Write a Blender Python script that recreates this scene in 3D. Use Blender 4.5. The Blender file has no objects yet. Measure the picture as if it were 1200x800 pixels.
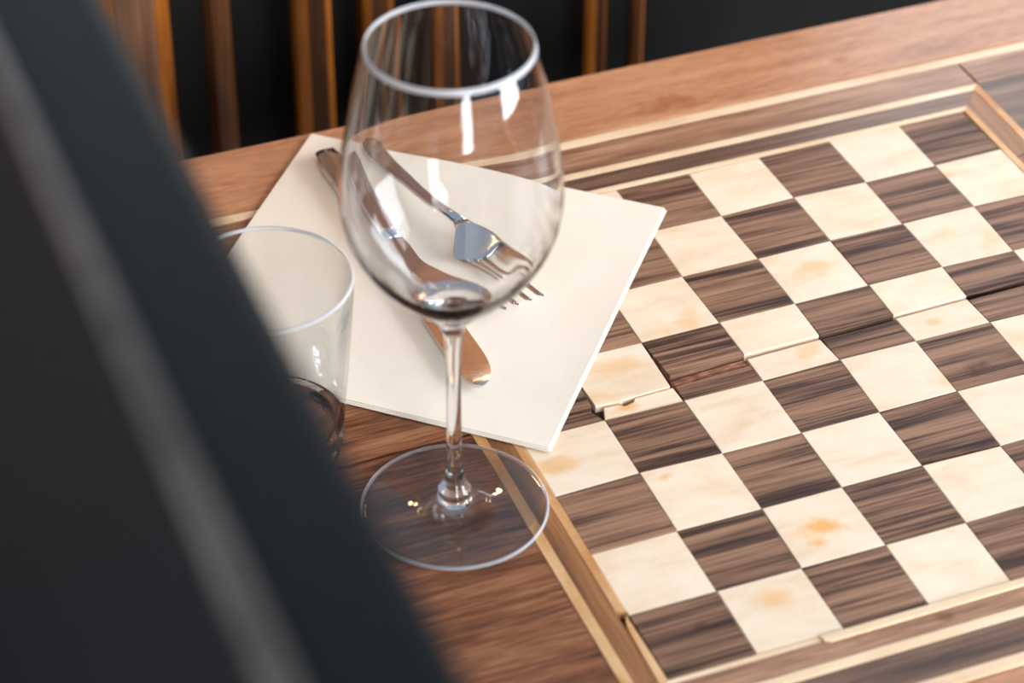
import bpy, bmesh, math, random
from mathutils import Matrix, Vector

random.seed(7)
S = 0.04            # metres per chess square
TZ = 0.75           # height of the table top
scene = bpy.context.scene
COL = scene.collection

def W(x, y, z=0.0):
    """board units (square = 1, origin at the far-left board corner, table top = 0) -> metres"""
    return Vector((x * S, y * S, TZ + z * S))

# ------------------------------------------------------------------ camera
Rm = ((0.92926649, -0.36938264, 0.00450092),
      (-0.22429214, -0.5738556, -0.78764382),
      (0.29352484, 0.73092149, -0.6161144))
cam_d = bpy.data.cameras.new('camera')
cam = bpy.data.objects.new('camera', cam_d)
COL.objects.link(cam)
mw = Matrix.Identity(4)
for i in range(3):
    mw[i][0] = Rm[0][i]
    mw[i][1] = -Rm[1][i]
    mw[i][2] = -Rm[2][i]
mw.translation = W(-8.54508, -25.1535, 19.14577)
cam.matrix_world = mw
cam_d.sensor_width = 36.0
cam_d.lens = 3091.5 / 1200 * 36.0
cam_d.clip_start = 0.02
cam_d.dof.use_dof = True
cam_d.dof.focus_distance = 30.8 * S
cam_d.dof.aperture_fstop = 6.7
scene.camera = cam

# ------------------------------------------------------------------ world, daylight, exposure
world = bpy.data.worlds.new('world')
scene.world = world
world.use_nodes = True
bg = world.node_tree.nodes['Background']
bg.inputs[0].default_value = (0.72, 0.84, 1.0, 1)
bg.inputs[1].default_value = 0.6

def window_light(name, centre, target, w, h, nx, ny, radiance, col):
    """daylight through a window of nx x ny panes"""
    c, t = Vector(centre), Vector(target)
    d = (t - c); d.z = 0
    q = d.to_track_quat('-Z', 'Y')
    pw, ph = w / nx, h / ny
    for i in range(nx):
        for j in range(ny):
            L = bpy.data.lights.new(name, 'AREA')
            L.shape = 'RECTANGLE'
            L.size, L.size_y = pw * 0.88, ph * 0.90
            L.energy = radiance * math.pi * L.size * L.size_y
            L.color = col
            o = bpy.data.objects.new(name, L)
            COL.objects.link(o)
            off = q @ Vector(((i - (nx - 1) / 2) * pw, (j - (ny - 1) / 2) * ph, 0))
            o.location = c + off
            o.rotation_euler = q.to_euler()

AIM = (-0.04, -0.2, 0.75)
DAY = (0.90, 0.95, 1.0)
window_light('street_door_daylight', (-0.40, -3.4, 1.40), AIM, 1.1, 2.3, 2, 4, 32, DAY)
window_light('street_window_daylight', (-2.3, -2.7, 1.75), AIM, 1.0, 1.5, 1, 2, 34, DAY)
window_light('side_door_daylight', (2.6, -2.1, 1.40), AIM, 1.4, 2.3, 3, 4, 27, DAY)
window_light('back_window_daylight', (1.3, 2.7, 2.25), AIM, 2.2, 1.3, 3, 2, 7, DAY)
window_light('side_window_daylight', (3.3, -0.35, 1.75), AIM, 1.2, 1.6, 2, 2, 28, DAY)
window_light('corner_window_daylight', (-2.9, -0.1, 1.5), AIM, 1.1, 1.9, 2, 3, 30, DAY)

vs = scene.view_settings
vs.view_transform = 'Standard'
vs.look = 'None'
vs.exposure = -0.26
vs.gamma = 1.0
vs.use_curve_mapping = False
scene.cycles.use_denoising = True
scene.cycles.max_bounces = 16
scene.cycles.transmission_bounces = 16
scene.cycles.caustics_refractive = True
scene.cycles.caustics_reflective = True

# ------------------------------------------------------------------ material helpers
def lin(r, g, b):
    f = lambda c: (c / 255 / 12.92) if c / 255 <= 0.04045 else ((c / 255 + 0.055) / 1.055) ** 2.4
    return (f(r), f(g), f(b), 1.0)

class Mat:
    def __init__(self, name):
        self.m = bpy.data.materials.new(name)
        self.m.use_nodes = True
        self.t = self.m.node_tree
        self.b = self.t.nodes['Principled BSDF']
    def n(self, kind, **kw):
        nd = self.t.nodes.new(kind)
        for k, v in kw.items():
            setattr(nd, k, v)
        return nd
    def l(self, a, b):
        self.t.links.new(a, b)
    def math(self, op, a, b=None, clamp=False):
        nd = self.n('ShaderNodeMath', operation=op, use_clamp=clamp)
        for i, v in enumerate((a, b)):
            if v is None: continue
            if isinstance(v, (int, float)): nd.inputs[i].default_value = v
            else: self.l(v, nd.inputs[i])
        return nd.outputs[0]
    def vmath(self, op, a, b):
        nd = self.n('ShaderNodeVectorMath', operation=op)
        for i, v in enumerate((a, b)):
            if isinstance(v, (tuple, list)): nd.inputs[i].default_value = v
            else: self.l(v, nd.inputs[i])
        return nd
    def noise(self, vec, scale, detail=4, rough=0.6, dist=0.0):
        nd = self.n('ShaderNodeTexNoise')
        self.l(vec, nd.inputs['Vector'])
        nd.inputs['Scale'].default_value = scale
        nd.inputs['Detail'].default_value = detail
        nd.inputs['Roughness'].default_value = rough
        nd.inputs['Distortion'].default_value = dist
        return nd.outputs['Fac']
    def ramp(self, fac, stops):
        nd = self.n('ShaderNodeValToRGB')
        cr = nd.color_ramp
        while len(cr.elements) < len(stops): cr.elements.new(0.5)
        for e, (p, c) in zip(cr.elements, stops):
            e.position = p
            e.color = c if len(c) == 4 else (*c, 1)
        self.l(fac, nd.inputs[0])
        return nd.outputs[0]
    def mix(self, fac, a, b, blend='MIX'):
        nd = self.n('ShaderNodeMix', data_type='RGBA', blend_type=blend)
        for s, v in ((nd.inputs[0], fac), (nd.inputs[6], a), (nd.inputs[7], b)):
            if isinstance(v, (int, float, tuple)): s.default_value = v
            else: self.l(v, s)
        return nd.outputs[2]
    def bump(self, height, strength=0.2, dist=0.001):
        nd = self.n('ShaderNodeBump')
        nd.inputs['Strength'].default_value = strength
        nd.inputs['Distance'].default_value = dist
        self.l(height, nd.inputs['Height'])
        self.l(nd.outputs[0], self.b.inputs['Normal'])
    def coords(self, stretch):
        """object coordinates, shifted at random for each piece, squeezed across the grain"""
        tc = self.n('ShaderNodeTexCoord')
        oi = self.n('ShaderNodeObjectInfo')
        r = self.math('MULTIPLY', oi.outputs['Random'], 37.0)
        cx = self.n('ShaderNodeCombineXYZ')
        self.l(r, cx.inputs[0]); self.l(r, cx.inputs[1]); self.l(r, cx.inputs[2])
        v = self.vmath('ADD', tc.outputs['Object'], cx.outputs[0])
        return self.vmath('MULTIPLY', v.outputs[0], stretch).outputs[0], oi.outputs['Random']
    def spot(self, x, y, r, soft=0.6, seed=0.0):
        """0..1 mask of one blotch in the wood at a place on the table"""
        g = self.n('ShaderNodeNewGeometry')
        wob = self.n('ShaderNodeTexNoise')
        self.l(g.outputs['Position'], wob.inputs['Vector'])
        wob.inputs['Scale'].default_value = 90
        wob.inputs['Detail'].default_value = 4
        p = self.vmath('SUBTRACT', g.outputs['Position'], tuple(W(x, y)))
        p = self.vmath('MULTIPLY', p.outputs[0], (0.72, 1.25, 0.0))
        ln = self.n('ShaderNodeVectorMath', operation='LENGTH')
        self.l(p.outputs[0], ln.inputs[0])
        d = self.math('DIVIDE', ln.outputs['Value'], r * S)
        d = self.math('ADD', d, self.math('MULTIPLY', self.math('SUBTRACT', wob.outputs['Fac'], 0.5), 2.4))
        mr = self.n('ShaderNodeMapRange', interpolation_type='SMOOTHSTEP')
        mr.inputs['From Min'].default_value = 1.0
        mr.inputs['From Max'].default_value = 1.0 - soft
        self.l(d, mr.inputs['Value'])
        return mr.outputs[0]

def wood(name, stops, across=(14, 170, 60), fine=(30, 900, 300), fine_amt=0.35, rough=0.38, spots=(), spot_col=None,
         grey=0.0, vary=0.16, spec=0.45, bump=0.12):
    m = Mat(name)
    v, rnd = m.coords(across)
    v2, _ = m.coords(fine)
    a = m.noise(v, 1.0, 5, 0.62, 0.35)
    b = m.noise(v2, 1.0, 3, 0.6, 0.2)
    f = m.math('ADD', m.math('MULTIPLY', a, 1.0), m.math('MULTIPLY', m.math('SUBTRACT', b, 0.5), fine_amt))
    c = m.ramp(f, stops)
    hv = m.n('ShaderNodeHueSaturation')
    val = m.math('ADD', m.math('MULTIPLY', rnd, vary), 1.0 - vary / 2)
    m.l(val, hv.inputs['Value']); m.l(c, hv.inputs['Color'])
    c = hv.outputs[0]
    for (x, y, r, s) in spots:
        k = m.math('MULTIPLY', m.spot(x, y, r, 0.95), s)
        c = m.mix(k, c, spot_col)
    m.l(c, m.b.inputs['Base Color'])
    m.b.inputs['Roughness'].default_value = rough
    m.b.inputs['Specular IOR Level'].default_value = spec
    m.bump(b, bump, 0.0004)
    return m.m

LIGHT_SPOTS = [(4.52, -2.42, .26, .55), (2.46, -6.70, .26, .95), (2.36, -6.90, .13, .8), (1.56, -7.50, .24, .6), (5.0, -4.98, .3, .55), (5.44, -3.93, .14, .6),
               (3.7, -3.85, .22, .5), (1.34, -4.05, .16, .9), (2.65, -2.85, .34, .55), (7.06, -1.25, .15, .6), (0.19, -4.7, .22, .6),
               (1.25, -5.32, .10, .7), (6.9, -2.7, .26, .4), (1.5, -3.3, .26, .4), (1.1, -3.75, .2, .45), (6.4, -2.4, .2, .35)]
M = {}
M['maple'] = wood('pale_maple', [(0.25, lin(228, 197, 162)), (0.5, lin(240, 217, 190)), (0.75, lin(245, 228, 206))],
                  across=(30, 75, 40), fine_amt=0.12, spots=LIGHT_SPOTS, spot_col=lin(236, 176, 100), vary=0.07, rough=0.45, bump=0.05, spec=0.3)
M['walnut'] = wood('dark_walnut', [(0.28, lin(42, 30, 30)), (0.39, lin(80, 57, 48)), (0.48, lin(120, 88, 70)), (0.66, lin(160, 122, 98))],
                   across=(4.5, 120, 60), fine=(14, 600, 300), fine_amt=0.7, vary=0.22, rough=0.45, spec=0.2,
                   spots=[(5.5, -4.85, .2, .7), (0.6, -7.6, .1, .6)], spot_col=lin(70, 32, 20))
M['rail'] = wood('rail_wood', [(0.25, lin(146, 96, 68)), (0.5, lin(182, 128, 93)), (0.75, lin(204, 152, 115))],
                 across=(4, 60, 40), fine=(90, 900, 300), fine_amt=0.8, vary=0.05, rough=0.36,
                 spots=[(4.39, 1.62, .36, .6), (7.06, 1.73, .16, .55), (2.87, 2.1, .2, .3)], spot_col=lin(150, 78, 40))
M['band'] = wood('band_wood', [(0.3, lin(112, 78, 60)), (0.5, lin(152, 110, 84)), (0.72, lin(182, 140, 110))],
                 across=(7, 110, 50), fine=(32, 620, 300), fine_amt=0.75, vary=0.18, rough=0.38,
                 spots=[(2.03, -8.36, .2, .6), (2.71, -8.95, .24, .8), (3.09, -8.4, .12, .7)], spot_col=lin(110, 58, 30))
M['band_dark'] = wood('band_dark_wood', [(0.3, lin(74, 54, 47)), (0.5, lin(116, 86, 70)), (0.72, lin(150, 118, 98))],
                      across=(7, 120, 50), fine=(22, 800, 300), fine_amt=0.35, vary=0.12, rough=0.38)
M['band_side'] = wood('band_amber_wood', [(0.3, lin(92, 54, 28)), (0.5, lin(132, 84, 46)), (0.72, lin(168, 114, 70))],
                      across=(110, 8, 50), fine=(800, 22, 300), fine_amt=0.35, vary=0.12, rough=0.38)
M['plank'] = wood('plank_wood', [(0.3, lin(64, 36, 23)), (0.46, lin(106, 63, 41)), (0.58, lin(136, 86, 58)), (0.74, lin(160, 110, 80))],
                  across=(5, 70, 40), fine=(45, 850, 300), fine_amt=0.9, vary=0.12, rough=0.36, spec=0.25)
M['string'] = wood('pale_string_wood', [(0.3, lin(216, 180, 142)), (0.55, lin(236, 206, 170)), (0.75, lin(243, 220, 190))],
                   across=(12, 60, 40), fine_amt=0.15, vary=0.05, rough=0.4)
M['string_side'] = wood('amber_string_wood', [(0.3, lin(180, 116, 58)), (0.5, lin(206, 152, 98)), (0.72, lin(228, 188, 142))],
                        across=(60, 14, 40), fine_amt=0.2, vary=0.08, rough=0.4)
M['ground'] = wood('dark_glue_bed', [(0.3, lin(34, 22, 16)), (0.7, lin(70, 44, 30))], fine_amt=0.5, rough=0.8)
M['bare'] = wood('bare_torn_wood', [(0.3, lin(70, 42, 30)), (0.5, lin(140, 88, 64)), (0.7, lin(186, 128, 98))],
                 across=(120, 260, 80), fine_amt=0.9, rough=0.8, bump=0.8)
M['slat'] = wood('lit_amber_slat_wood', [(0.3, lin(74, 36, 8)), (0.55, lin(126, 70, 18)), (0.75, lin(160, 94, 30))],
                 across=(60, 60, 5), fine=(500, 500, 15), fine_amt=0.3, vary=0.15, rough=0.3)  # brighter amber for the slat edges: bevel highlight put into the colour
M['slat_face'] = wood('shaded_slat_wood', [(0.3, lin(38, 20, 10)), (0.55, lin(62, 36, 18)), (0.75, lin(84, 50, 26))],
                 across=(60, 60, 5), fine=(500, 500, 15), fine_amt=0.3, vary=0.15, rough=0.4, spec=0.2)  # darker copy for the slat fronts: shading put into the colour
M['board'] = wood('partition_board_wood', [(0.3, lin(50, 27, 12)), (0.5, lin(96, 56, 26)), (0.7, lin(138, 88, 46))],
                 across=(90, 60, 5), fine=(500, 500, 15), fine_amt=0.4, vary=0.5, rough=0.4)
M['leg'] = wood('leg_wood', [(0.3, lin(60, 38, 28)), (0.7, lin(120, 80, 56))], across=(60, 60, 6), fine=(500, 500, 20), rough=0.4)

def simple(name, col, rough, metal=0.0, bump=None, **kw):
    m = Mat(name)
    m.b.inputs['Roughness'].default_value = rough
    m.b.inputs['Metallic'].default_value = metal
    tc = m.n('ShaderNodeTexCoord')
    sc_, amt, var = bump if bump else (60, 0.02, 0.1)
    f = m.noise(tc.outputs['Object'], sc_, 5, 0.6)
    c2 = tuple(min(1, c * (1 + var)) for c in col[:3]) + (1,)
    c1 = tuple(c * (1 - var) for c in col[:3]) + (1,)
    m.l(m.ramp(f, [(0.3, c1), (0.7, c2)]), m.b.inputs['Base Color'])
    m.bump(f, amt, 0.001)
    for k, v in kw.items():
        m.b.inputs[k].default_value = v
    return m.m

M['wall'] = simple('charcoal_panel', lin(20, 18, 16), 0.7, bump=(25, 0.1, 0.2), **{'Specular IOR Level': 0.15})
M['floor'] = simple('dark_floor', lin(48, 38, 32), 0.5, bump=(15, 0.1, 0.3))
M['ceil'] = simple('plaster', lin(150, 145, 138), 0.9)
M['leather'] = simple('black_leather', lin(14, 16, 18), 0.5, bump=(260, 0.25, 0.25), **{'Specular IOR Level': 0.07})
M['piping'] = simple('worn_piping_leather', lin(44, 40, 37), 0.55, bump=(30, 0.3, 0.7), **{'Specular IOR Level': 0.25})
M['steel'] = simple('polished_steel', (0.72, 0.71, 0.70, 1), 0.12, 1.0, bump=(30, 0.01, 0.03))
M['brass'] = simple('brass', lin(150, 112, 52), 0.3, 1.0)

def glass(name, tint=(1, 1, 1, 1), ior=1.5):
    m = bpy.data.materials.new(name)
    m.use_nodes = True
    t = m.node_tree
    t.nodes.clear()
    o = t.nodes.new('ShaderNodeOutputMaterial')
    g = t.nodes.new('ShaderNodeBsdfGlass')
    g.inputs['Color'].default_value = tint
    g.inputs['Roughness'].default_value = 0.0
    g.inputs['IOR'].default_value = ior
    t.links.new(g.outputs[0], o.inputs[0])
    return m
def blown(name, tint, share):
    """thin blown wall: Fresnel mirror over straight clear transmission; share mixes in solid glass"""
    m = glass(name, tint)
    t = m.node_tree
    N = t.nodes.new
    g = [n for n in t.nodes if n.type == 'BSDF_GLASS'][0]
    o = [n for n in t.nodes if n.type == 'OUTPUT_MATERIAL'][0]
    mx = N('ShaderNodeMixShader'); tr = N('ShaderNodeBsdfTransparent'); gl = N('ShaderNodeBsdfGlossy'); fr = N('ShaderNodeFresnel')
    geo = N('ShaderNodeNewGeometry'); mr = N('ShaderNodeMapRange'); m2 = N('ShaderNodeMixShader')
    mr.inputs['To Min'].default_value = 1.7
    mr.inputs['To Max'].default_value = 1 / 1.7
    tr.inputs[0].default_value = tint
    gl.inputs['Roughness'].default_value = 0.0
    m2.inputs[0].default_value = share
    t.links.new(geo.outputs['Backfacing'], mr.inputs['Value'])
    t.links.new(mr.outputs[0], fr.inputs['IOR'])
    t.links.new(fr.outputs[0], mx.inputs[0]); t.links.new(tr.outputs[0], mx.inputs[1]); t.links.new(gl.outputs[0], mx.inputs[2])
    t.links.new(mx.outputs[0], m2.inputs[1]); t.links.new(g.outputs[0], m2.inputs[2])
    t.links.new(m2.outputs[0], o.inputs[0])
    return m
M['blown_t'] = blown('tumbler_wall_glass', (0.985, 0.993, 0.993, 1), 0.0)
M['rim'] = glass('whitened_rim_glass', (1, 1, 1, 1))
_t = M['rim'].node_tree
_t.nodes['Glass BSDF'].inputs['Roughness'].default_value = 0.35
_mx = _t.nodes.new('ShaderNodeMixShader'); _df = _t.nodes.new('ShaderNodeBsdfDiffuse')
_mx.inputs[0].default_value = 0.26                      # white diffuse share paints a bright glint along the glass edges
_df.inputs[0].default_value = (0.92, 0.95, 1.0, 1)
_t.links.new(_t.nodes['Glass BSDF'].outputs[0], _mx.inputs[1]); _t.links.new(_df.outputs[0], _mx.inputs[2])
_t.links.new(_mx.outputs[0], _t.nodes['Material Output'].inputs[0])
M['glass'] = glass('clear_glass', (0.985, 0.99, 0.995, 1))
M['tumbler_glass'] = glass('tumbler_glass', (0.985, 0.993, 0.993, 1))

def napkin_mat():
    m = Mat('cream_paper')
    tc = m.n('ShaderNodeTexCoord')
    f = m.noise(tc.outputs['Object'], 900, 3, 0.7)
    f2 = m.noise(tc.outputs['Object'], 22, 4, 0.5)
    c = m.mix(m.math('MULTIPLY', f2, 0.7), lin(249, 239, 225), lin(239, 220, 197))
    m.l(c, m.b.inputs['Base Color'])
    m.b.inputs['Roughness'].default_value = 0.9
    m.b.inputs['Specular IOR Level'].default_value = 0.15
    m.bump(f, 0.25, 0.0003)
    return m.m
M['napkin'] = napkin_mat()

def emit(name, col, st):
    m = Mat(name)
    m.b.inputs['Base Color'].default_value = col
    m.b.inputs['Emission Color'].default_value = col
    m.b.inputs['Emission Strength'].default_value = st
    return m.m
M['bulb'] = emit('warm_bulb', (1.0, 0.62, 0.28, 1), 90)

# ------------------------------------------------------------------ object helpers
def empty(name, loc, label, cat, group=None):
    o = bpy.data.objects.new(name, None)
    COL.objects.link(o)
    o.location = loc
    o['label'] = label
    o['category'] = cat
    if group: o['group'] = group
    return o

def link(name, me, mat, parent=None, loc=None, smooth=False):
    if mat is not None:
        me.materials.clear()
        me.materials.append(mat)
    if smooth:
        me.polygons.foreach_set('use_smooth', [True] * len(me.polygons))
    o = bpy.data.objects.new(name, me)
    COL.objects.link(o)
    if loc is not None: o.location = loc
    if parent is not None:
        o.parent = parent
        p = parent
        base = Vector()
        while p is not None:
            base += p.location
            p = p.parent
        o.location = Vector(o.location) - base
    return o

def slab(name, poly, top, thick, mat, parent, cham=0.006):
    """flat polygon piece (board units) with a chamfered top edge; its origin is its centroid"""
    n = len(poly)
    cx = sum(p[0] for p in poly) / n
    cy = sum(p[1] for p in poly) / n
    P = [Vector((p[0] - cx, p[1] - cy)) for p in poly]
    if sum(P[i].x * P[(i + 1) % n].y - P[(i + 1) % n].x * P[i].y for i in range(n)) < 0:
        P.reverse()
    ins = []
    for i in range(n):
        a, b, c = P[i - 1], P[i], P[(i + 1) % n]
        d1, d2 = (b - a).normalized(), (c - b).normalized()
        n1, n2 = Vector((-d1.y, d1.x)), Vector((-d2.y, d2.x))
        k = n1 + n2
        den = max(0.3, 1 + n1.dot(n2))
        ins.append(b + k * (cham / den))
    V = [(p.x * S, p.y * S, -thick * S) for p in P] + [(p.x * S, p.y * S, -cham * 0.7 * S) for p in P] + [(p.x * S, p.y * S, 0) for p in ins]
    Fs = [tuple(range(2 * n, 3 * n)), tuple(reversed(range(n)))]
    for i in range(n):
        j = (i + 1) % n
        Fs.append((i, j, n + j, n + i))
        Fs.append((n + i, n + j, 2 * n + j, 2 * n + i))
    me = bpy.data.meshes.new(name)
    me.from_pydata(V, [], Fs)
    return link(name, me, mat, parent, W(cx, cy, top))

def rect(x0, x1, y0, y1):
    return [(x0, y0), (x1, y0), (x1, y1), (x0, y1)]

def box(name, lo, hi, mat, parent=None, bev=0.0, seg=2):
    """box in metres"""
    bm = bmesh.new()
    bmesh.ops.create_cube(bm, size=1)
    c = [(a + b) / 2 for a, b in zip(lo, hi)]
    bmesh.ops.scale(bm, vec=[b - a for a, b in zip(lo, hi)], verts=bm.verts)
    if bev:
        bmesh.ops.bevel(bm, geom=bm.edges[:], offset=bev, segments=seg, affect='EDGES', profile=0.5)
    me = bpy.data.meshes.new(name)
    bm.to_mesh(me); bm.free()
    return link(name, me, mat, parent, Vector(c))

def lathe(name, prof, mat, parent, loc, seg=96, unit=S):
    """surface of revolution from (r, z) points; r == 0 collapses to a pole"""
    V, Fs, rings = [], [], []
    for r, z in prof:
        if r <= 1e-9:
            rings.append([len(V)]); V.append((0, 0, z * unit))
        else:
            k = len(V)
            for i in range(seg):
                a = 2 * math.pi * i / seg
                V.append((r * unit * math.cos(a), r * unit * math.sin(a), z * unit))
            rings.append(list(range(k, k + seg)))
    for A, B in zip(rings, rings[1:]):
        for i in range(seg):
            j = (i + 1) % seg
            if len(A) == 1 and len(B) == 1: continue
            if len(A) == 1: Fs.append((A[0], B[j], B[i]))
            elif len(B) == 1: Fs.append((A[i], A[j], B[0]))
            else: Fs.append((A[i], A[j], B[j], B[i]))
    me = bpy.data.meshes.new(name)
    me.from_pydata(V, [], Fs)
    return link(name, me, mat, parent, loc, smooth=True)

def smooth_curve(pts, per=8):
    """Catmull-Rom through (r, z) points"""
    out = []
    for i in range(len(pts) - 1):
        p0 = pts[max(i - 1, 0)]; p1 = pts[i]; p2 = pts[i + 1]; p3 = pts[min(i + 2, len(pts) - 1)]
        for k in range(per):
            t = k / per
            out.append(tuple(0.5 * ((2 * b) + (-a + c) * t + (2 * a - 5 * b + 4 * c - d) * t * t + (-a + 3 * b - 3 * c + d) * t ** 3)
                             for a, b, c, d in zip(p0, p1, p2, p3)))
    out.append(tuple(pts[-1]))
    return out

def sweep(name, rings, mat, parent, loc, power=2.6, seg=16):
    """closed solid through cross-sections (y along, x centre, z centre, half width, half thickness) in board units"""
    V, Fs = [], []
    for (y, x, z, hw, ht) in rings:
        for i in range(seg):
            a = 2 * math.pi * i / seg
            c, s = math.cos(a), math.sin(a)
            V.append(((x + hw * math.copysign(abs(c) ** (2 / power), c)) * S, y * S, (z + ht * math.copysign(abs(s) ** (2 / power), s)) * S))
    n = len(rings)
    for k in range(n - 1):
        for i in range(seg):
            j = (i + 1) % seg
            Fs.append((k * seg + i, (k + 1) * seg + i, (k + 1) * seg + j, k * seg + j))
    Fs.append(tuple(range(seg)))
    Fs.append(tuple(reversed(range((n - 1) * seg, n * seg))))
    me = bpy.data.meshes.new(name)
    me.from_pydata(V, [], Fs)
    me.validate()
    bm = bmesh.new(); bm.from_mesh(me)
    bmesh.ops.recalc_face_normals(bm, faces=bm.faces)
    bm.to_mesh(me); bm.free()
    return link(name, me, mat, parent, loc, smooth=True)

# ------------------------------------------------------------------ the setting
fl = box('floor', (-3.0, -4.0, -0.05), (4.0, 3.0, 0.0), M['floor']); fl['kind'] = 'structure'
WY = 7.0 * S                                   # face of the panelled wall
wb = box('wall_back', (-3.0, WY, 0.0), (4.0, WY + 0.12, 0.78), M['wall']); wb['kind'] = 'structure'

def slat_mesh(w, d, h):
    b = w * 0.24
    prof = [(-w / 2, 0), (-w / 2, -d + b), (-w / 2 + b, -d), (w / 2 - b, -d), (w / 2, -d + b), (w / 2, 0)]
    n = len(prof)
    V = [(x, y, 0) for x, y in prof] + [(x, y, h) for x, y in prof]
    Fs = [tuple(reversed(range(n))), tuple(range(n, 2 * n))]
    for i in range(n):
        j = (i + 1) % n
        Fs.append((i, j, n + j, n + i))
    me = bpy.data.meshes.new('slat')
    me.from_pydata(V, [], Fs)
    bm = bmesh.new(); bm.from_mesh(me); bmesh.ops.recalc_face_normals(bm, faces=bm.faces); bm.to_mesh(me); bm.free()
    me.materials.append(M['slat']); me.materials.append(M['slat_face'])  # bevels painted as lit, front face painted as shaded
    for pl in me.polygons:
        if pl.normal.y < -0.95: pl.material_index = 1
    return me

slats = [(-1.62, 1.14, 0.7), (-0.26, 0.40, 0.12), (1.10, 0.52, 0.5), (2.10, 0.50, 0.42), (3.17, 0.40, 0.42), (5.66, 0.24, 0.35), (6.43, 0.20, 0.1)]
x = -3.1
while x > -70:
    slats.append((x, 0.5, 0.4)); x -= 1.15
x = 14.5
while x < 95:
    slats.append((x, 0.5, 0.4)); x += 1.15
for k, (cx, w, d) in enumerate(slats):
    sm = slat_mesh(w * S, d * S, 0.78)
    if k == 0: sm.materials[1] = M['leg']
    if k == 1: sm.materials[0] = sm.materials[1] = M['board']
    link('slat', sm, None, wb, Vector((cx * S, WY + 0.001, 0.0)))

# plain boards clad the wall above the slats
bme = None
for k in range(34):
    if bme is None:
        b_ = box('wall_board', (-3.0, WY + 0.004, 0.775), (-2.902, WY + 0.10, 1.13), M['board'], wb, bev=0.002, seg=1)
        bme = b_.data
        b0 = b_.location.copy()
    else:
        b_ = bpy.data.objects.new('wall_board', bme)
        COL.objects.link(b_); b_.parent = wb
        b_.location = b0 + Vector((0.1 * k, 0, 0))

# ------------------------------------------------------------------ black leather bench whose back stands beside the table
BX0, BX1, BY0, BY1, BZ = -6.27, -5.33, -38.0, 3.0, 10.0
bench = empty('leather_bench', Vector(((BX0 - 6) * S, (BY0 + BY1) / 2 * S, 0)),
              'black leather bench with piped high back standing beside the chess table', 'bench')
zb = TZ + BZ * S
box('back_panel', (BX0 * S, BY0 * S, 0.06), (BX1 * S, BY1 * S, zb), M['leather'], bench, bev=0.006, seg=4)
def piping(name, x, z, r):
    n, V, Fs = 12, [], []
    L = 60
    for k in range(L + 1):
        y = BY0 + 0.1 + (BY1 - BY0 - 0.2) * k / L
        for i in range(n):
            a = 2 * math.pi * i / n
            V.append(((x + r * math.cos(a)) * S, y * S, TZ + (z + r * math.sin(a)) * S))
    for k in range(L):
        for i in range(n):
            j = (i + 1) % n
            Fs.append((k * n + i, k * n + j, (k + 1) * n + j, (k + 1) * n + i))
    Fs.append(tuple(reversed(range(n)))); Fs.append(tuple(range(L * n, (L + 1) * n)))
    me = bpy.data.meshes.new(name)
    me.from_pydata(V, [], Fs)
    o = link(name, me, M['piping'], bench, Vector((0, 0, 0)), smooth=True)
    o['label'] = 'worn greyish brown leather piping'
    return o
piping('piping', BX0 + 0.06, BZ - 0.04, 0.105)
box('seat', ((BX0 - 12) * S, BY0 * S, 0.36), (BX0 * S, BY1 * S, 0.46), M['leather'], bench, bev=0.025, seg=4)
box('base', ((BX0 - 11.5) * S, (BY0 + .5) * S, 0.0), ((BX1 - .1) * S, (BY1 - .5) * S, 0.362), M['leg'], bench, bev=0.004)

# ------------------------------------------------------------------ chess table
TX0, TX1, TY0, TY1 = -4.1, 12.1, -10.85, 2.67
table = empty('chess_table', Vector((4 * S, -4.1 * S, 0)), 'wooden table with an inlaid, cracked walnut and maple chessboard top', 'table')
ground = slab('table_base_board', rect(TX0 + .1, TX1 - .1, TY0 + .1, TY1 - .1), -0.10, 0.45, M['ground'], table)
TH = 0.12
# frame rails, inlay strings and bands along the two long sides
def piece(name, x0, x1, y0, y1, mat, top=0.0, th=TH, g=0.004, cham=0.006):
    return slab(name, rect(x0 + g, x1 - g, y0 + g, y1 - g), top, th, mat, ground, cham)
for (y0, y1) in ((1.23, TY1), (TY0, -9.30)):
    slab('frame_rail', rect(TX0, TX1, y0, y1), 0.0, 0.62, M['rail'], table, 0.05)
piece('inlay_string', TX0, TX1, 1.07, 1.23, M['string'], 0.006)
piece('inlay_string', TX0, TX1, -9.30, -9.14, M['string'], 0.006)
piece('border_band', TX0, 8.5, 0.52, 1.07, M['band'])
piece('border_band', 8.52, TX1, 0.52, 1.07, M['band'])
piece('border_band', TX0, 8.5, -9.14, -8.68, M['band_dark'])
piece('border_band', 8.5, TX1, -9.14, -8.68, M['band_dark'])
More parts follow.
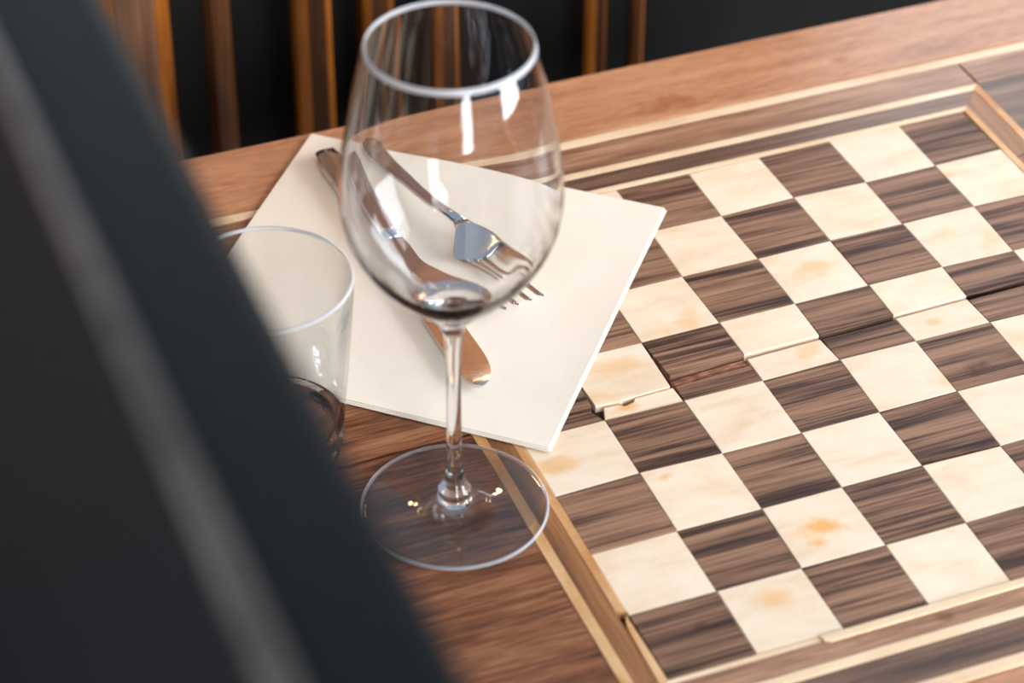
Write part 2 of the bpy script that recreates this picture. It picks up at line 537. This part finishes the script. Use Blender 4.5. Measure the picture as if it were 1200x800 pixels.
# ring of strings and bands round the board, mitred at the corners
XI0, XI1, YI0, YI1 = 0.0, 8.0, -8.18, 0.0
xs = (0.0, -0.11, -0.35, -0.48); xr = (8.0, 8.10, 8.38, 8.50)
yt = (0.0, 0.08, 0.40, 0.52); yb = (-8.18, -8.28, -8.55, -8.68)
RM = [('inlay_string', 'string', 'string_side'), ('border_band', None, 'band_side'), ('inlay_string', 'string', 'string_side')]
for k, (nm, mh, ms) in enumerate(RM):
    a, b = k, k + 1
    top = 0.006 if mh else 0.0
    slab(nm, [(xs[a], yt[a]), (xr[a], yt[a]), (xr[b], yt[b]), (xs[b], yt[b])], top, TH, M[mh] if mh else M['band_dark'], ground)
    if k == 0:
        slab(nm, [(xs[a], yb[a]), (1.70, -8.18), (1.70, -8.25), (xs[b], -8.25)], 0.0, TH, M['string'], ground)
        slab(nm, [(1.70, -8.19), (xr[a], yb[a]), (xr[b], yb[b]), (1.78, -8.30), (1.72, -8.27)], 0.02, TH, M['string'], ground)
        slab(nm, [(xs[a], yt[a]), (xs[a], -7.12), (xs[b], -7.06), (xs[b], yt[b])], 0.004, TH, M[ms], ground)
        slab(nm, [(xs[a] - .02, -7.16), (xs[a], yb[a]), (xs[b], yb[b]), (xs[b] + .02, -7.36), (xs[b] + .06, -7.2)], -0.006, TH, M[ms], ground)
    else:
        slab(nm, [(xs[a], yb[a] if k > 1 else -8.25), (xr[a], yb[a]), (xr[b], yb[b]), (xs[b], yb[b])], top, TH, M[mh] if mh else M['band'], ground)
        slab(nm, [(xs[a], yt[a]), (xs[a], yb[a]), (xs[b], yb[b]), (xs[b], yt[b])], top, TH, M[ms], ground)
    if k == 1:
        slab(nm, [(xr[a], yt[a]), (xr[a], -1.22), (xr[b], -1.10), (xr[b], yt[b])], 0.0, TH, M[ms], ground)
        slab(nm, [(xr[a], -1.24), (xr[a], yb[a]), (xr[b], yb[b]), (xr[b], -1.12)], 0.0, TH, M[ms], ground)
    else:
        slab(nm, [(xr[a], yt[a]), (xr[a], yb[a]), (xr[b], yb[b]), (xr[b], yt[b])], top, TH, M[ms], ground)
# side planks
for (x0, x1, mt) in ((TX0, -0.48, 'plank'), (8.50, TX1, 'band_dark')):
    ys = (0.52, -1.9, -3.86, -6.55, -8.68)
    for i in range(4):
        piece('plank', x0, x1, ys[i + 1] + (0.03 if i == 1 else 0.008), ys[i], M[mt])

# squares: measured corners of a hand-laid board
G = {(8, 0): (7.972, 0.0), (7, 0): (7.019, -.014), (6, 0): (5.993, -.004), (5, 0): (4.976, -.02), (4, 0): (3.973, -.02), (3, 0): (2.965, -.02),
     (8, 1): (8.0, -.98), (7, 1): (7.017, -1.002), (6, 1): (6.006, -1.009), (5, 1): (4.997, -.982), (4, 1): (3.968, -1.013), (7, 2): (7.027, -1.988),
     (6, 2): (6.007, -1.996), (5, 2): (5.003, -1.986), (4, 2): (4.001, -1.998), (3, 2): (2.978, -1.998), (7, 3): (7.004, -3.002), (6, 3): (6.023, -2.977),
     (5, 3): (5.013, -2.984), (4, 3): (4.012, -2.992), (3, 3): (3.007, -3.001), (2, 3): (1.989, -3.013), (6, 4): (6.017, -4.159), (5, 4): (5.016, -4.161),
     (4, 4): (4.018, -4.15), (3, 4): (3.006, -4.176), (2, 4): (2.003, -4.177), (1, 4): (1.023, -4.167), (5, 5): (5.006, -5.165), (4, 5): (3.992, -5.174),
     (3, 5): (2.999, -5.179), (2, 5): (2.015, -5.176), (1, 5): (1.019, -5.145), (5, 6): (4.984, -6.2), (4, 6): (4.0, -6.177), (3, 6): (2.996, -6.178),
     (2, 6): (2.02, -6.178), (1, 6): (1.008, -6.167), (4, 7): (3.982, -7.19), (3, 7): (3.002, -7.187), (2, 7): (1.998, -7.182), (1, 7): (1.01, -7.178),
     (4, 8): (3.97, -8.178), (3, 8): (2.985, -8.178), (2, 8): (1.995, -8.178), (1, 8): (0.994, -8.165)}
def gp(u, v):
    if (u, v) in G: return G[(u, v)]
    return (float(u), -(v if v <= 3 else v + 0.175) if v < 8 else -8.175)
def tile(poly, dark, top, cham=0.006):
    n = len(poly)
    cx = sum(p[0] for p in poly) / n; cy = sum(p[1] for p in poly) / n
    g = 0.993
    poly = [(cx + (p[0] - cx) * g, cy + (p[1] - cy) * g) for p in poly]
    return slab('dark_square' if dark else 'light_square', poly, top, TH, M['walnut'] if dark else M['maple'], ground, cham)
UP = {0: [(0.01, -3.86), (0.98, -3.90)], 1: [(1.02, -3.905), (1.32, -3.924), (1.36, -3.905), (1.97, -3.885)], 2: [(2.04, -3.721), (3.005, -3.685)],
      3: [(3.012, -3.671), (4.002, -3.656)], 4: [(4.011, -3.66), (5.002, -3.637)], 5: [(5.006, -3.63), (6.01, -3.61)], 6: [(6.02, -3.59), (7.0, -3.61)],
      7: [(7.0, -3.61), (7.99, -3.60)]}
LO = {0: [(0.01, -3.90), (0.94, -3.95)], 1: [(1.1, -3.95), (1.28, -3.96), (1.34, -4.01), (1.46, -3.98), (1.5, -3.925), (1.99, -3.905)],
      2: [(2.02, -3.90), (3.0, -3.86)], 3: [(3.01, -3.745), (3.98, -3.72)], 4: [(4.0, -3.72), (4.998, -3.70)], 5: [(5.0, -3.685), (5.99, -3.659)],
      6: [(6.0, -3.675), (7.0, -3.655)], 7: [(7.0, -3.65), (7.99, -3.64)]}
for u in range(8):
    for v in range(8):
        dark = (u + v) % 2 == 1
        tz = random.uniform(-0.004, 0.004)
        if v == 3:
            up = UP[u]
            tile([gp(u, 3), gp(u + 1, 3)] + up[::-1], dark, 0.003 + tz, 0.006)
            tile(LO[u] + [gp(u + 1, 4), gp(u, 4)], dark, -0.006 + tz, 0.008)
            if u == 2:
                slab('torn_strip', [(2.03, -3.75), (3.0, -3.70), (3.0, -3.85), (2.03, -3.89)], -0.03, 0.09, M['bare'], ground, 0.02)
        else:
            P = [gp(u, v), gp(u + 1, v), gp(u + 1, v + 1), gp(u, v + 1)]
            if (u, v) == (4, 5):        # gap below this square
                P[2] = (P[2][0], P[2][1] + .02); P[3] = (P[3][0], P[3][1] + .045)
            tile(P, dark, tz)
# apron and legs
for (lo, hi) in (((TX0 + 1, TY1 - 1.1, -3.2), (TX1 - 1, TY1 - .6, -.55)), ((TX0 + 1, TY0 + .6, -3.2), (TX1 - 1, TY0 + 1.1, -.55)),
                 ((TX0 + .6, TY0 + 1, -3.2), (TX0 + 1.1, TY1 - 1, -.55)), ((TX1 - 1.1, TY0 + 1, -3.2), (TX1 - .6, TY1 - 1, -.55))):
    box('apron', tuple(W(*lo)), tuple(W(*hi)), M['leg'], table, bev=0.002)
for lx in (TX0 + 1.3, TX1 - 1.3):
    for ly in (TY0 + 1.3, TY1 - 1.3):
        bm = bmesh.new()
        bmesh.ops.create_cone(bm, cap_ends=True, segments=4, radius1=0.026, radius2=0.042, depth=TZ - .55 * S,
                              matrix=Matrix.Rotation(math.pi / 4, 4, 'Z'))
        me = bpy.data.meshes.new('leg'); bm.to_mesh(me); bm.free()
        link('leg', me, M['leg'], table, Vector((lx * S, ly * S, (TZ - .55 * S) / 2)))

# ------------------------------------------------------------------ napkin
NC = [(-0.26, 2.55), (3.37, -0.69), (0.23, -4.48), (-3.40, -1.24)]
nx, ny = sum(p[0] for p in NC) / 4, sum(p[1] for p in NC) / 4
def napkin():
    ex = Vector((NC[1][0] - NC[0][0], NC[1][1] - NC[0][1])); ey = Vector((NC[3][0] - NC[0][0], NC[3][1] - NC[0][1]))
    o0 = Vector(NC[0])
    N = 40
    V, Fs = [], []
    def hgt(a, b):
        h = 0.006 * math.sin(a * 7 + b * 3) * math.sin(b * 5 + 1) + 0.006
        h += 0.03 * max(0, 1 - (1 - a) / 0.12) ** 2 * b * (1 - b) * 4 * 0.5
        h += 0.012 * math.exp(-((b - 0.62 - 0.03 * a) / 0.012) ** 2) * max(0, 1 - a * 1.6)       # faint crease
        return h
    # three sheets: lower pair, upper pair, each slightly shifted
    for lay, (ox, oy, z0, th) in enumerate(((0.0, 0.002, 0.010, 0.008), (-0.002, 0.0, 0.019, 0.008), (0.0, -0.0015, 0.028, 0.010))):
        base = len(V)
        for side in (0, 1):
            for i in range(N + 1):
                for j in range(N + 1):
                    a, b = i / N, j / N
                    p = o0 + ex * (a * (1 - .004 * lay) + ox) + ey * (b * (1 - .003 * lay) + oy)
                    V.append(((p.x - nx) * S, (p.y - ny) * S, (z0 + hgt(a, b) + (th if side == 0 else 0)) * S))
        q = (N + 1) * (N + 1)
        for i in range(N):
            for j in range(N):
                k = base + i * (N + 1) + j
                Fs.append((k, k + 1, k + N + 2, k + N + 1))
                k += q
                Fs.append((k, k + N + 1, k + N + 2, k + 1))
        for i in range(N):
            for (k, d) in ((base + i, 1), (base + N * (N + 1) + i, 1), (base + i * (N + 1), N + 1), (base + i * (N + 1) + N, N + 1)):
                Fs.append((k, k + d, k + d + q, k + q))
    me = bpy.data.meshes.new('napkin')
    me.from_pydata(V, [], Fs)
    bm = bmesh.new(); bm.from_mesh(me); bmesh.ops.recalc_face_normals(bm, faces=bm.faces); bm.to_mesh(me); bm.free()
    o = link('napkin', me, M['napkin'], None, W(nx, ny, 0.0))
    o['label'] = 'cream paper napkin folded into a square under the cutlery'
    o['category'] = 'napkin'
napkin()
NZ = 0.046      # top of the napkin

# ------------------------------------------------------------------ cutlery
def cutlery(name, head, tail, label):
    o = empty(name, W((head[0] + tail[0]) / 2, (head[1] + tail[1]) / 2, NZ), label, name)
    d = Vector(tail) - Vector(head)
    o.rotation_euler.z = math.atan2(d.y, d.x) - math.pi / 2
    return o, d.length
def part(name, rings, mat, root, power=2.6, seg=16):
    ob = sweep(name, rings, mat, None, None, power, seg)
    ob.parent = root
    ob.location = (0, 0, 0)
    return ob

kn, L = cutlery('knife', (-0.12, -3.22), (-0.27, 2.0), 'polished steel table knife lying on the napkin, rounded blade towards the wine glass')
h = L / 2
part('handle', [(h, 0, .09, .03, .02), (h - .05, 0, .09, .14, .05), (h - .3, 0, .09, .19, .075), (h - 1.2, 0, .09, .17, .08), (h - 2.2, 0, .09, .13, .08), (h - 2.5, 0, .09, .11, .075)], M['steel'], kn)
def blade():
    y0, y1 = h - 2.45, -h
    N = 40
    V, Fs = [], []
    for k in range(N + 1):
        t = k / N
        t = 1 - (1 - t) ** 1.8
        y = y0 + (y1 - y0) * t
        # left is the back of the blade, right the bellied cutting edge
        xl = -.11 - .05 * min(1, t * 4)
        xr_ = .11 + .16 * math.sin(min(1, t * 1.25) * math.pi * 0.5)
        if t > .80:
            s = (t - .80) / .20
            m_ = -.02
            xl = m_ + (xl - m_) * math.sqrt(max(0, 1 - s ** 2.2))
            xr_ = m_ + (xr_ - m_) * math.sqrt(max(0, 1 - s ** 2.2))
        for (x, z) in ((xl, .085), (xl, .125), (xr_, .098), (xr_, .085)):
            V.append((x * S, y * S, (z - 0.03 * t) * S))
    for k in range(N):
        for i in range(4):
            j = (i + 1) % 4
            Fs.append((k * 4 + i, k * 4 + j, k * 4 + 4 + j, k * 4 + 4 + i))
    Fs.append((3, 2, 1, 0)); Fs.append((N * 4, N * 4 + 1, N * 4 + 2, N * 4 + 3))
    me = bpy.data.meshes.new('blade')
    me.from_pydata(V, [], Fs)
    bm = bmesh.new(); bm.from_mesh(me)
    bmesh.ops.remove_doubles(bm, verts=bm.verts, dist=1e-6)
    bmesh.ops.recalc_face_normals(bm, faces=bm.faces); bm.to_mesh(me); bm.free()
    ob = link('blade', me, M['steel'])
    ob.parent = kn
blade()

fk, L = cutlery('fork', (0.90, -2.06), (0.20, 2.22), 'polished steel fork with four tines lying on the napkin beside the knife')
h = L / 2
part('handle', [(h, 0, .05, .03, .015), (h - .06, 0, .05, .12, .03), (h - .25, 0, .055, .17, .04), (h - .8, 0, .08, .14, .045), (h - 1.5, 0, .14, .09, .05), (h - 2.4, 0, .20, .075, .055),
                (h - 2.8, 0, .20, .09, .05)], M['steel'], fk)
hd = part('head', [(h - 2.75, 0, .20, .088, .05), (h - 2.9, 0, .18, .13, .04), (h - 3.0, 0, .13, .22, .032), (h - 3.12, 0, .085, .285, .028), (h - 3.28, 0, .06, .30, .026), (h - 3.36, 0, .055, .30, .02)], M['steel'], fk, 3.2, 20)
for i in range(4):
    x = (i - 1.5) * 0.172
    tn = part('tine', [(h - 3.32, x, .056, .048, .022), (h - 3.5, x, .05, .046, .024), (h - 3.8, x, .06, .042, .024), (-h + .12, x, .12, .034, .022), (-h, x, .17, .012, .012)], M['steel'], hd, 2.6, 10)

# ------------------------------------------------------------------ wine glass
GX, GY = -1.09, -4.95
wg = empty('wine_glass', W(GX, GY, 0.004), 'empty clear stemmed wine glass standing beside the chessboard border', 'wine glass')
foot = [(0, 0.03), (0.5, 0.02), (0.93, 0.0), (0.985, 0.0), (1.008, 0.006), (1.022, 0.018), (1.028, 0.034), (1.022, 0.05), (1.005, 0.06), (0.95, 0.062)]
foot += smooth_curve([(0.95, 0.062), (0.7, 0.075), (0.45, 0.10), (0.28, 0.15), (0.19, 0.20), (0.175, 0.25), (0.18, 0.29), (0.15, 0.34), (0.115, 0.40)], 4)[1:]
stem = smooth_curve([(0.115, 0.40), (0.095, 0.52), (0.085, 0.8), (0.08, 1.3), (0.078, 1.8), (0.085, 2.2), (0.105, 2.42)], 5)
outer = smooth_curve([(0.105, 2.42), (0.17, 2.58), (0.31, 2.74), (0.48, 2.90), (0.68, 3.10), (0.88, 3.36), (1.04, 3.68), (1.115, 4.02), (1.11, 4.4), (1.03, 4.95), (0.925, 5.5), (0.83, 5.88)], 6)
rim = [(0.827, 5.892), (0.82, 5.897), (0.813, 5.892)]
inner = smooth_curve([(0.81, 5.88), (0.906, 5.5), (1.012, 4.95), (1.092, 4.4), (1.096, 4.02), (1.02, 3.69), (0.857, 3.38), (0.65, 3.14), (0.45, 2.95), (0.25, 2.82), (0.10, 2.775), (0.0, 2.765)], 6)
base_loc = W(GX, GY, 0.004)
ft = lathe('foot', foot, M['glass'], wg, base_loc)
lathe('stem', stem, M['glass'], wg, base_loc)
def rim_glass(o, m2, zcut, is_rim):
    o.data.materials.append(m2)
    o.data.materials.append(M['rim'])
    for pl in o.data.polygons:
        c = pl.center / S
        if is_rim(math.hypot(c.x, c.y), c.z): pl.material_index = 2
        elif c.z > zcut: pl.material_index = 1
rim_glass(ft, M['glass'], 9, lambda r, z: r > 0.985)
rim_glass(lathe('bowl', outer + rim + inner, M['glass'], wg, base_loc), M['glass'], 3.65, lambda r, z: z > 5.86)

# ------------------------------------------------------------------ tumbler
tx, ty = -2.613, -3.319
tb = empty('tumbler', W(tx, ty, NZ), 'clear thick-based water tumbler standing on the napkin beside the bench', 'tumbler')
to = [(0, 0.02), (0.55, 0.0), (0.70, 0.0), (0.74, 0.03), (0.76, 0.10), (0.80, 0.6), (0.86, 1.2), (0.92, 1.9), (0.95, 2.33)]
ti = [(0.945, 2.36), (0.931, 2.372), (0.917, 2.36), (0.912, 2.33), (0.88, 1.9), (0.818, 1.2), (0.752, 0.6), (0.70, 0.36), (0.60, 0.28), (0.3, 0.26), (0, 0.26)]
tw = lathe('tumbler_wall', to[:5] + smooth_curve(to[4:], 6)[1:] + ti[:3] + smooth_curve(ti[3:8], 6) + ti[8:], M['tumbler_glass'], tb, W(tx, ty, NZ))
for v in tw.data.vertices:                       # ten shallow panels pressed into the wall
    z_ = v.co.z / S
    k = max(0.0, min(1.0, (z_ - 0.3) / 0.3)) * max(0.0, min(1.0, (2.15 - z_) / 0.5))
    a_ = math.atan2(v.co.y, v.co.x)
    f_ = 1 - 0.03 * k * (abs(math.cos(5 * a_ + 0.4)) ** 0.7)
    v.co.x *= f_; v.co.y *= f_
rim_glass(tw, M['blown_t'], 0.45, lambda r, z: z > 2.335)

# ------------------------------------------------------------------ warm wall lamps on the board partition
LAMPS = ((-0.36, 'brass twin-bulb wall lamp on the partition boards beside the bench'),
         (-0.05, 'brass twin-bulb wall lamp on the partition boards behind the wine glass'),
         (0.26, 'brass twin-bulb wall lamp on the partition boards near the partition end'))
for sx, lab in LAMPS:
    z = 1.08
    y = WY + 0.004
    r = empty('wall_lamp', Vector((sx, y, z)), lab, 'lamp', 'warm wall lamps')
    lathe('backplate', [(0, 0.0), (.03, 0.0), (.03, .008), (0, .014)], M['brass'], r, Vector((sx, y, z)), 32, 1.0).rotation_euler.x = math.pi / 2
    box('arm', (sx - .005, y - .06, z - .005), (sx + .005, y - .008, z + .005), M['brass'], r, bev=0.002)
    box('crossbar', (sx - .026, y - .064, z - .005), (sx + .026, y - .054, z + .005), M['brass'], r, bev=0.002)
    for dx in (-.022, .022):
        lathe('bulb', [(0, 0.0), (.005, 0.0), (.006, .006), (.010, .014), (.011, .020), (.009, .027), (.004, .033), (0, .035)], M['bulb'], r, Vector((sx + dx, y - .059, z + .004)), 24, 1.0)
